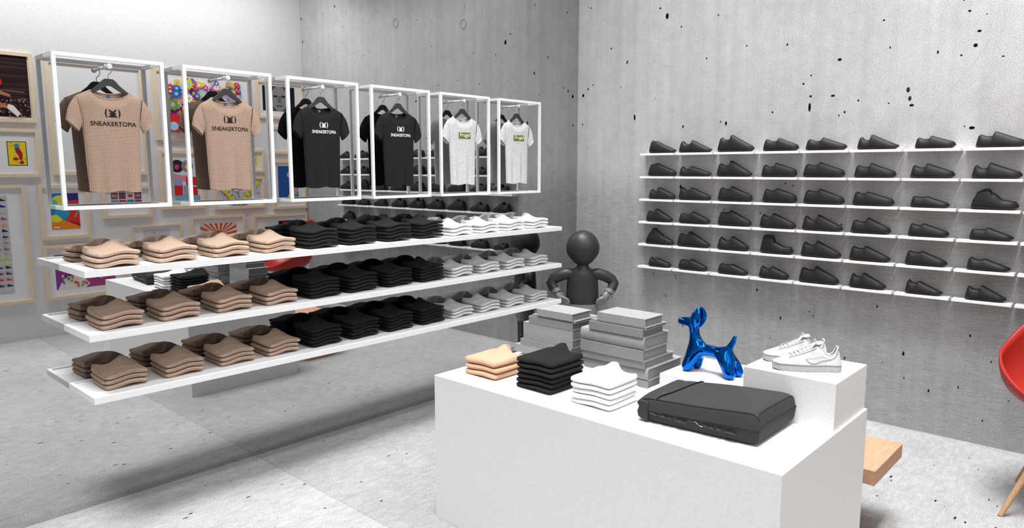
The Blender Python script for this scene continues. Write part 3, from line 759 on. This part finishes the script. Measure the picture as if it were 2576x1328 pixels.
def dog():
    z = .979
    root = empty('dog_figurine', (3.03, -2.735, z)); tag(root, 'shiny metallic blue dog figurine standing on the low riser', 'figurine')
    P = [(.0, 0, .150, .034),        # 0 belly/back middle
         (-.075, 0, .158, .036), (-.098, 0, .205, .032), (-.108, 0, .262, .028),   # chest, neck, throat
         (-.105, 0, .300, .044), (-.160, 0, .298, .030), (-.208, 0, .294, .017),      # skull, muzzle, nose
         (.080, 0, .150, .036), (.105, 0, .180, .022), (.128, 0, .225, .015), (.140, 0, .262, .008),  # rump, tail
         (-.098, -.034, .110, .036), (-.122, -.040, .050, .037), (-.126, -.042, .024, .024),
         (-.092, .034, .110, .034), (-.105, .044, .050, .034), (-.108, .046, .024, .023),
         (.110, -.034, .105, .038), (.135, -.040, .050, .037), (.142, -.042, .024, .024),
         (.115, .034, .105, .036), (.145, .044, .050, .035), (.152, .046, .024, .023)]
    E = [(0, 1), (1, 2), (2, 3), (3, 4), (4, 5), (5, 6), (0, 7), (7, 8), (8, 9), (9, 10), (1, 11), (11, 12), (12, 13), (1, 14), (14, 15), (15, 16), (7, 17), (17, 18), (18, 19), (7, 20), (20, 21), (21, 22)]
    b = skin_obj('dog_body', P, E, M_BLUE, root, 2)
    zmin = min(v.co.z for v in b.data.vertices); b.location.z = -zmin
    for sg in (-1, 1):
        m = MB(); rg = []
        for q in range(13):
            f = q / 12; r = .031 * math.sin(PI * min(1, .06 + f * .92)) ** .6; c = Vector((-.088 + .012 * f, sg * (.022 + .012 * math.sin(PI * f)), .272 - zmin + .115 * f))
            rg.append([c + Vector((r * math.cos(2 * PI * k / 18), r * .6 * math.sin(2 * PI * k / 18), 0)) for k in range(18)])
        m.loft(rg, True); m.build('ear', M_BLUE, root, True)
dog()

# ------------------------------------------------------------------ corner statue (plain mannequin-like figure)
def statue():
    root = empty('statue', (.400, -.410, 0), math.radians(40)); tag(root, 'charcoal statue with hands on hips standing in the corner', 'statue')
    # local +x to the figure's left side as seen, -y to the viewer
    body = [(0, 0, .70, .17, .125), (0, 0, .80, .165, .12), (0, 0, .93, .15, .115), (0, 0, 1.03, .135, .105), (0, 0, 1.085, .085, .075), (0, 0, 1.13, .06, .06)]
    E = [(0, 1), (1, 2), (2, 3), (3, 4), (4, 5)]
    m = MB(); rg = []
    for z, rx, ry in ((.715, .168, .125), (.73, .172, .13), (.80, .170, .128), (.90, .165, .122), (.98, .158, .115), (1.04, .140, .105), (1.075, .11, .088), (1.095, .07, .066), (1.13, .058, .058), (1.17, .06, .06)):
        rg.append([Vector((rx * math.cos(2 * PI * k / 32), ry * math.sin(2 * PI * k / 32), z)) for k in range(32)])
    m.loft(rg, True); m.build('torso', M_STATUE, root, True)
    MB().sphere((0, 0, 1.296), (.172, .165, .186), 36, 24, fn=lambda q: Vector((q.x * (1 - .22 * max(0, (1.25 - q.z) / .15)), q.y * (1 - .15 * max(0, (1.25 - q.z) / .15)), q.z))).build('head', M_STATUE, root, True)
    for sg in (-1, 1):
        m = MB(); m.tube([(sg * .06, 0, 1.02), (sg * .16, 0, 1.03), (sg * .24, .01, 1.005), (sg * .305, .015, .965), (sg * .325, .005, .93), (sg * .305, -.02, .885), (sg * .275, -.045, .845)], [.05, .060, .060, .056, .054, .050, .044], 18)
        m.build('arm', M_STATUE, root, True)
        m = MB()
        m.tube([(sg * .285, -.04, .872), (sg * .268, -.052, .838)], [.05, .052], 16)
        m.tube([(sg * .270, -.05, .850), (sg * .250, -.068, .815), (sg * .225, -.083, .785), (sg * .205, -.095, .765)], [.034, .048, .044, .030], 16, flat=.75)
        for f, ln in enumerate((.055, .062, .058, .046)):
            dz = -.022 * f
            m.tube([(sg * .218, -.098 + .006 * f, .800 + dz), (sg * .192, -.116 + .006 * f, .792 + dz), (sg * (.192 - ln * .6), -.120 + .006 * f, .778 + dz), (sg * (.188 - ln * .85), -.112 + .006 * f, .762 + dz)], [.016, .0165, .015, .010], 10)
        m.tube([(sg * .25, -.05, .835), (sg * .215, -.035, .825), (sg * .185, -.02, .80)], [.018, .016, .011], 10)
        m.build('hand', M_STATUE2, root, True)
    m = MB(); rg = []
    for z, rx, ry in ((.56, .172, .128), (.60, .178, .134), (.66, .178, .134), (.70, .176, .133), (.722, .172, .13)):
        rg.append([Vector((rx * math.cos(2 * PI * k / 32), ry * math.sin(2 * PI * k / 32), z)) for k in range(32)])
    m.loft(rg, True)
    for sg in (-1, 1): m.tube([(sg * .088, 0, .60), (sg * .092, 0, .50), (sg * .094, 0, .44)], [.088, .09, .092], 20)
    m.build('shorts', M_STATUE2, root, True)
    for sg in (-1, 1):
        MB().tube([(sg * .094, 0, .46), (sg * .096, 0, .30), (sg * .098, 0, .14), (sg * .1, 0, .08)], [.074, .07, .066, .064], 20).build('leg', M_STATUE, root, True)
        MB().sphere((sg * .105, -.045, .0), (.085, .145, .10), 28, 16, fn=lambda q: Vector((q.x, q.y, max(0, q.z)))).build('foot', M_STATUE2, root, True)
statue()

# ------------------------------------------------------------------ bench
b = empty('bench', (2.92, -2.03, 0)); tag(b, 'low pale wood bench behind the white table', 'bench')
MB().box(-.88, .873, -.27, .27, .405, .49).build('seat_slab', M_WOOD, b, bevel=.003)
MB().box(-.88, -.70, -.15, .10, 0, .405).build('support', M_WOOD, b, bevel=.002); MB().box(-.1, .08, -.15, .10, 0, .405).build('support', M_WOOD, b, bevel=.002)

# ------------------------------------------------------------------ red shell chair
def chair():
    root = empty('shell_chair', (4.60, -.92, 0)); tag(root, 'red moulded shell armchair with splayed wooden legs at right edge', 'chair')
    m = MB(); N = 40; K = 16
    g = []
    for i in range(N):
        th = 2 * PI * i / N   # 0 = +x, 90deg = back (+y), 270 = front
        back = max(0, math.sin(th)); front = max(0, -math.sin(th)); side = abs(math.cos(th))
        rimz = .93 + .43 * back ** 1.6 + .03 * side - .225 * front ** 1.2
        rx = .475 - .06 * back ** 2; ry = .40 + .02 * back - .02 * front
        for j in range(K + 1):
            f = j / K; prof = f ** .55 if f < 1 else 1
            r = math.sin(PI / 2 * min(1, f * 1.0)) ** .8
            z = .66 + (rimz - .66) * (f ** 2.4)
            g.append((rx * r * math.cos(th), ry * r * math.sin(th) + .03 * back * f * f, z))
    fs = [(i * (K + 1) + j, i * (K + 1) + j + 1, ((i + 1) % N) * (K + 1) + j + 1, ((i + 1) % N) * (K + 1) + j) for i in range(N) for j in range(K)]
    m.add(g, fs); o = m.build('shell', M_RED, root, True, ang=80)
    s = o.modifiers.new('thick', 'SOLIDIFY'); s.thickness = .016; s.offset = 0
    MB().box(-.14, .14, -.14, .14, .628, .652).build('mount', M_HANG, root, bevel=.004)
    for sx in (-1, 1):
        for sy in (-1, 1):
            MB().tube([(sx * .36, sy * .33 + (0 if sy < 0 else -.16) * 0, .0), (sx * .24, sy * .22, .32), (sx * .12, sy * .11, .635)], [.015, .021, .021], 14).build('leg', M_LEG, root, True)
    m = MB()
    m.tube([(-.25, -.23, .30), (.25, .23, .30)], .006, 8); m.tube([(.25, -.23, .30), (-.25, .23, .30)], .006, 8)
    m.build('cross_brace', M_HANG, root, True)
    root.location = (4.60, -.93, 0)
chair()

# ------------------------------------------------------------------ framed pictures on the right wall
def circle(cy, cz, r, n=18, ry=None, ph=0): ry = ry or r; return [(cy + r * math.cos(2 * PI * k / n + ph), cz + ry * math.sin(2 * PI * k / n + ph)) for k in range(n)]
def rect(a, b, c, d): return [(a, c), (b, c), (b, d), (a, d)]
def clip(poly, a, b, c, d): return [(min(b, max(a, y)), min(d, max(c, z))) for y, z in poly]
WX = ROOM_X
def picture(y0, y1, z0, z1, art, shapes, label, fw=.04, frame=M_FRAME, dep=.035):
    cy, cz = (y0 + y1) / 2, (z0 + z1) / 2; root = empty('framed_picture', (WX, cy, cz)); tag(root, label, 'picture', 'framed pictures on the right wall')
    m = MB(); a, b, c, d = y0 - cy, y1 - cy, z0 - cz, z1 - cz
    m.box(-dep, 0, a, b, d - fw, d); m.box(-dep, 0, a, b, c, c + fw); m.box(-dep, 0, a, a + fw, c + fw, d - fw); m.box(-dep, 0, b - fw, b, c + fw, d - fw)
    m.build('frame', frame, root); MB().box(-.012, -.004, a + fw, b - fw, c + fw, d - fw).build('mat', M_MAT, root)
    if art:
        A0, A1, A2, A3 = art; mats = []; m = MB(); lvl = 0
        for col, poly in shapes:
            mt = flat(col, .6, .2)
            if mt not in mats: mats.append(mt)
            lvl += 1; x = -.0125 - .00022 * lvl
            pl = [(y - cy, z - cz) for y, z in clip(poly, *art)]
            m.add([(x, y, z) for y, z in pl], [tuple(range(len(pl)))], mats.index(mt))
        m.build('print', mats, root)
rn = random.Random(3)
# arena photograph
A = (-4.62, -3.75, 2.73, 3.45); S = [('2a1a1c', rect(*A))]
for k in range(10): S.append((rn.choice(['3a2527', '241517', '3e2b2c']), rect(-4.62, -3.75, 2.95 + .05 * k, 2.97 + .05 * k)))
S.append(('6e5a50', [(-4.62, 3.06), (-3.8, 3.02), (-3.8, 3.035), (-4.62, 3.085)]))
for k in range(150): S.append((rn.choice(['6b5650', '8d7a72', '4a3836', 'b09a90', '3a2a2a', '7a4040']), circle(rn.uniform(-4.2, -3.76), rn.uniform(2.73, 2.95), rn.uniform(.006, .014), 6)))
S += [('c22b32', circle(-4.1, 3.13, .07, 14)), ('b56f52', [(-4.12, 3.06), (-3.96, 2.99), (-3.95, 2.96), (-4.14, 3.0)]), ('b56f52', [(-4.2, 2.95), (-3.98, 2.86), (-3.96, 2.82), (-4.2, 2.85)]), ('efe6e4', [(-3.985, 2.88), (-3.93, 2.86), (-3.865, 2.77), (-3.90, 2.73), (-4.0, 2.83)])]
picture(-4.70, -3.70, 2.668, 3.49, A, S, 'framed dark arena photograph with red and white figure, top left picture')
# yellow print with red shape
A = (-4.03, -3.83, 2.15, 2.44); S = [('1b1b1b', rect(*A)), ('efd11f', rect(-4.022, -3.838, 2.158, 2.432)), ('3c8fae', circle(-3.93, 2.385, .03)), ('a81f3c', [(-3.95, 2.36), (-3.91, 2.37), (-3.875, 2.30), (-3.88, 2.22), (-3.91, 2.22), (-3.92, 2.27), (-3.945, 2.31)]), ('a81f3c', circle(-3.95, 2.23, .03, 12, .018)), ('a81f3c', circle(-3.89, 2.19, .022))]
for k in range(7): y = rn.uniform(-4.01, -3.86); z = rn.uniform(2.18, 2.42); S.append(('2a2a1a', bar((y, z), (y + .02, z + .006), .004)))
picture(-4.62, -3.694, 2.012, 2.592, A, S, 'framed small yellow print with crimson curved shape, wide white mat')
# sneaker chart
A = (-4.62, -4.08, .60, 1.79); S = [('c6c4ca', rect(*A))]
cols = ['26262a', '2b2f8f', 'bfc4c2', 'd93232', 'd8a23c', '26262a', '3a4450', 'b28a66', '777777', 'c9cc22', 'cfe02c', '26262a', '44484c', 'e03a30', '3a3a3a', 'c4cc30', '222222']
for r in range(15):
    for c in range(6):
        y = -4.13 - .085 * c; z = 1.74 - .074 * r; col = cols[r] if c < 2 else rn.choice(cols)
        S.append((col, [(y - .028, z - .012), (y + .030, z - .012), (y + .032, z), (y + .008, z + .006), (y - .012, z + .02), (y - .026, z + .014)]))
picture(-4.75, -3.888, .468, 1.921, A, S, 'tall framed chart with rows of tiny coloured shoes, lower left')
picture(-3.568, -2.44, 2.036, 3.457, None, [], 'large framed blank white sheet behind the leftmost shirt', .042)
A = (-3.63, -3.31, 1.35, 1.805); S = [('2c77c4', rect(*A)), ('3b2c7a', [(-3.48, 1.805), (-3.31, 1.805), (-3.31, 1.65), (-3.40, 1.68)]), ('e3d93a', circle(-3.52, 1.72, .09, 20, .06)), ('4dc0b8', circle(-3.60, 1.68, .05)), ('d8362c', circle(-3.35, 1.56, .14, 20, .16)), ('e8852c', [(-3.63, 1.44), (-3.50, 1.47), (-3.38, 1.41), (-3.31, 1.40), (-3.31, 1.35), (-3.63, 1.35)]), ('2e9cc0', circle(-3.51, 1.55, .085, 18, .07)), ('e3d93a', [(-3.63, 1.53), (-3.57, 1.54), (-3.50, 1.47), (-3.56, 1.44), (-3.63, 1.45)]), ('9a2430', [(-3.44, 1.46), (-3.31, 1.42), (-3.31, 1.38), (-3.42, 1.44)]), ('63b3b0', bar((-3.37, 1.50), (-3.32, 1.58), .018)), ('efe2d2', rect(-3.61, -3.54, 1.37, 1.385))]
picture(-3.75, -3.192, 1.233, 1.912, A, S, 'framed abstract print of blue, yellow and red blobs')
A = (-2.93, -2.54, 1.60, 1.81); S = [('e8e4e0', rect(*A))]
for r in range(2):
    for c in range(4):
        y = -2.925 + .098 * c; z = 1.705 - .10 * r; S.append((['7c5b50', '9c3a4a', 'd8c8c0', '3a4a9a', '5c8fb0', 'b03a3a', '2f7aa8', 'a83a44'][r * 4 + c], rect(y, y + .086, z + .006, z + .095))); S.append((['a88a7c', '3c5c9a', 'b04a50', 'd08038', 'c8d0d8', 'd8d0cc', '4ab0c8', '4a78a8'][r * 4 + c], rect(y + .012, y + .074, z + .03, z + .07)))
picture(-3.035, -2.41, 1.463, 1.887, A, S, 'framed print of eight small coloured squares, white mat')
# flower-like confetti print (generic)
A = (-2.131, -1.05, 2.62, 3.37); S = [('f2f0f2', rect(*A))]
for k in range(170):
    y, z = rn.uniform(-2.12, -1.06), rn.uniform(2.64, 3.36); r = rn.uniform(.03, .075)
    if (y + 1.05) > -.35 and r > .05: r *= .6
    c = rn.choice(['4aa8dc', 'd8408c', '58a83c', 'e8d838', '7a3a9c', 'f6f4f6', 'd82c34', 'e89ac0', '2f6fc0', 'f0a838', '9ad0ec'])
    S.append((c, [(y + r * (1 + .22 * math.cos(9 * t)) * math.cos(t), z + r * (1 + .22 * math.cos(9 * t)) * math.sin(t)) for t in [2 * PI * q / 36 for q in range(36)]])); S.append((rn.choice(['f6f4f6', 'e8d838', 'e89ac0', '9ad0ec']), circle(y, z, r * .42, 12)))
S.append(('d82c34', circle(-2.07, 2.74, .13))); S.append(('a8d4f0', circle(-2.08, 2.70, .06)))
picture(-2.296, -.895, 2.503, 3.475, A, S, 'large framed print crowded with bright multicoloured rosettes', .045)
A = (-2.127, -1.74, 1.66, 2.24); S = [('d9e2ec', rect(*A)), ('262838', circle(-2.04, 2.15, .09)), ('d83a78', circle(-2.045, 2.14, .035)), ('8c8a90', circle(-1.90, 2.15, .085)), ('e0d83c', circle(-1.90, 2.14, .032)), ('e88ca4', [(-2.127, 2.06), (-1.98, 2.02), (-1.88, 2.03), (-1.88, 1.92), (-2.127, 1.98)]), ('98a4c8', rect(-2.127, -1.98, 1.88, 1.98)), ('d82c2c', rect(-2.127, -1.98, 1.74, 1.88)), ('d82c2c', rect(-1.93, -1.77, 1.88, 2.0)), ('98a4c8', rect(-1.97, -1.87, 1.74, 1.88)), ('d82c2c', rect(-1.86, -1.77, 1.74, 1.86)), ('7cb0c8', rect(-2.127, -1.74, 1.66, 1.735))]
picture(-2.283, -1.665, 1.552, 2.366, A, S, 'framed print of two discs above red and lilac blocks')
A = (-.70, -.157, 3.0, 3.375); S = [('3c3a3c', rect(*A)), ('19181a', rect(-.70, -.60, 3.0, 3.375)), ('8a888a', circle(-.42, 3.19, .14, 24, .19)), ('2a282a', rect(-.52, -.45, 3.21, 3.24)), ('2a282a', rect(-.39, -.32, 3.21, 3.24)), ('6a686a', [(-.44, 3.23), (-.40, 3.23), (-.385, 3.13), (-.455, 3.13)]), ('4a484a', rect(-.47, -.37, 3.07, 3.09)), ('19181a', rect(-.25, -.157, 3.0, 3.375))]
picture(-.81, -.006, 2.88, 3.455, A, S, 'framed black and white portrait print of a face')
picture(-.60, -.03, 2.346, 2.764, None, [], 'framed blank sheet under the portrait print')
A = (-.98, -.84, 2.15, 2.34); S = [('e6df30', rect(*A)), ('c8503c', rect(-.94, -.90, 2.20, 2.30)), ('e8a040', rect(-.90, -.86, 2.22, 2.27))]
picture(-1.14, -.725, 2.06, 2.40, A, S, 'small framed bright yellow print between larger pictures', .035)
A = (-.498, -.151, 1.64, 2.155); S = [('2458a0', rect(*A)), ('c49ab8', circle(-.28, 2.02, .07, 16, .05)), ('b8c8c8', circle(-.25, 1.90, .06, 16, .10)), ('e6c83c', [(-.36, 1.64), (-.28, 1.78), (-.22, 1.70), (-.20, 1.64)]), ('c8a0a0', circle(-.20, 1.76, .06)), ('3c9c7c', [(-.22, 1.64), (-.151, 1.64), (-.151, 1.76), (-.18, 1.74)])]
picture(-.60, -.01, 1.488, 2.247, A, S, 'framed deep blue print with yellow and pink shapes')
A = (-1.478, -.789, 1.576, 1.944); S = [('d4d2d8', rect(*A))]
for k in range(60): y, z = rn.uniform(-1.46, -.81), rn.uniform(1.59, 1.93); a = rn.uniform(0, PI); S.append((rn.choice(['55555a', '77757c', '3a3a3e']), bar((y, z), (y + .05 * math.cos(a), z + .05 * math.sin(a)), .006)))
S += [('3a6fb4', circle(-1.16, 1.60, .16, 18, .03)), ('ded63a', bar((-1.47, 1.88), (-1.18, 1.58), .07)), ('ded63a', bar((-.84, 1.93), (-1.16, 1.58), .07))]
for k in range(5): S.append(('2a2a1c', bar((-1.43 + .05 * k, 1.86 - .052 * k), (-1.405 + .05 * k, 1.89 - .052 * k), .01)))
for k in range(5): S.append(('2a2a1c', bar((-.88 - .05 * k, 1.86 - .055 * k), (-.90 - .05 * k, 1.89 - .055 * k), .01)))
picture(-1.543, -.737, 1.522, 2.0, A, S, 'framed grey scribbled print crossed by two yellow bands', .038)
A = (-2.55, -2.2, 1.0, 1.28); S = [('cfcdd2', rect(*A)), ('77757c', bar((-2.45, 1.02), (-2.40, 1.24), .005)), ('77757c', bar((-2.40, 1.24), (-2.36, 1.10), .005))]
picture(-2.70, -2.045, .80, 1.345, A, S, 'thin framed faint line drawing above the tan shirts', .018)
A = (-1.766, -1.217, 1.05, 1.317); S = [('e8ddd0', rect(*A))]
for k in range(22):
    a = PI * (k + .25) / 22 * 1.0; a2 = a + PI / 44; c = (-1.49, 1.14); S.append(('d6502c', [c, (c[0] + .6 * math.cos(a), c[1] + .6 * math.sin(a)), (c[0] + .6 * math.cos(a2), c[1] + .6 * math.sin(a2))]))
S.append(('c8402a', circle(-1.49, 1.14, .065, 20)))
picture(-1.908, -1.082, .95, 1.437, A, S, 'framed orange sunburst print with radiating stripes')
A = (-.742, -.26, 1.08, 1.3); S = [('d9d7da', rect(*A)), ('161416', rect(-.523, -.262, 1.184, 1.299)), ('c22c2c', circle(-.40, 1.25, .06, 14, .035)), ('c22c2c', rect(-.742, -.46, 1.10, 1.17)), ('161416', rect(-.523, -.42, 1.184, 1.23))]
picture(-.954, -.015, .95, 1.411, A, S, 'framed print with small black and red rectangles')
A = (-3.635, -2.94, .585, 1.03); S = [('8c3c98', rect(*A)), ('a8447c', [(-3.3, .585), (-2.94, .585), (-2.94, .95), (-3.35, .85)]), ('e0dcd4', [(-3.62, .585), (-3.54, .74), (-3.35, .76), (-3.25, .63), (-3.3, .585)])]
for k in range(34): S.append((rn.choice(['3c8c44', 'd8403c', 'e6d23c', 'f0ece8', 'c87c3c', '5a3c8c']), circle(rn.uniform(-3.58, -3.28), rn.uniform(.61, .77), rn.uniform(.008, .02), 8)))
S += [('f0d8d8', bar((-3.2, .75), (-3.1, .68), .008)), ('f0d8d8', bar((-3.2, .74), (-3.14, .70), .008)), ('a8c0dc', circle(-3.12, .80, .016)), ('a8c0dc', circle(-3.06, .81, .018)), ('4c2c7c', circle(-3.56, .86, .008)), ('4c2c7c', circle(-3.48, .88, .008))]
picture(-3.754, -2.82, .464, 1.16, A, S, 'framed purple print with scattered multicoloured specks')

# ------------------------------------------------------------------ camera, light
cam = bpy.data.cameras.new('camera'); co = bpy.data.objects.new('camera', cam); COL.objects.link(co)
cam.sensor_width = 36; cam.lens = F_PX * 36 / 2576; cam.clip_start = .05
fw = Vector((-math.sin(YAW) * math.cos(PIT), math.cos(YAW) * math.cos(PIT), -math.sin(PIT))); rt = Vector((math.cos(YAW), math.sin(YAW), 0)); up = rt.cross(fw)
co.matrix_world = Matrix(((rt.x, up.x, -fw.x, CAM.x), (rt.y, up.y, -fw.y, CAM.y), (rt.z, up.z, -fw.z, CAM.z), (0, 0, 0, 1)))
SC.camera = co
w = bpy.data.worlds.new('world'); SC.world = w; w.use_nodes = True
w.node_tree.nodes['Background'].inputs['Color'].default_value = (1, 1, 1, 1); w.node_tree.nodes['Background'].inputs['Strength'].default_value = .38
sun = bpy.data.lights.new('sun', 'SUN'); sun.energy = 5.2; sun.angle = math.radians(23); so = bpy.data.objects.new('sun', sun); COL.objects.link(so)
so.rotation_euler = Vector((-.02, .20, -1)).to_track_quat('-Z', 'Y').to_euler()
def area(name, loc, target, sx, sy, e, spread=110):
    l = bpy.data.lights.new(name, 'AREA'); l.shape = 'RECTANGLE'; l.size = sx; l.size_y = sy; l.energy = e; l.spread = math.radians(spread); o = bpy.data.objects.new(name, l); COL.objects.link(o); o.location = loc
    o.rotation_euler = (Vector(target) - Vector(loc)).to_track_quat('-Z', 'Y').to_euler()
area('wall_wash_light', (4.5, -3.5, 4.85), (5.4, -3.5, 2.4), 6.0, .3, 158, 180)
area('display_fill', (2.3, -3.3, 4.85), (0, -3.3, 2.0), 3.4, .3, 42)  # added fill, brightens the box, shirt and shelf fronts on the mirror wall
area('shoe_wall_fill', (2.7, -1.15, 4.85), (2.7, 0, 2.2), 3.9, .25, 29)  # added fill, gives the upright concrete wall extra steep light from above
SC.view_settings.view_transform = 'Standard'; SC.view_settings.look = 'None'; SC.view_settings.gamma = 1; SC.view_settings.use_curve_mapping = False
SC.view_settings.exposure = -0.17
SC.cycles.max_bounces = 8; SC.cycles.use_denoising = True
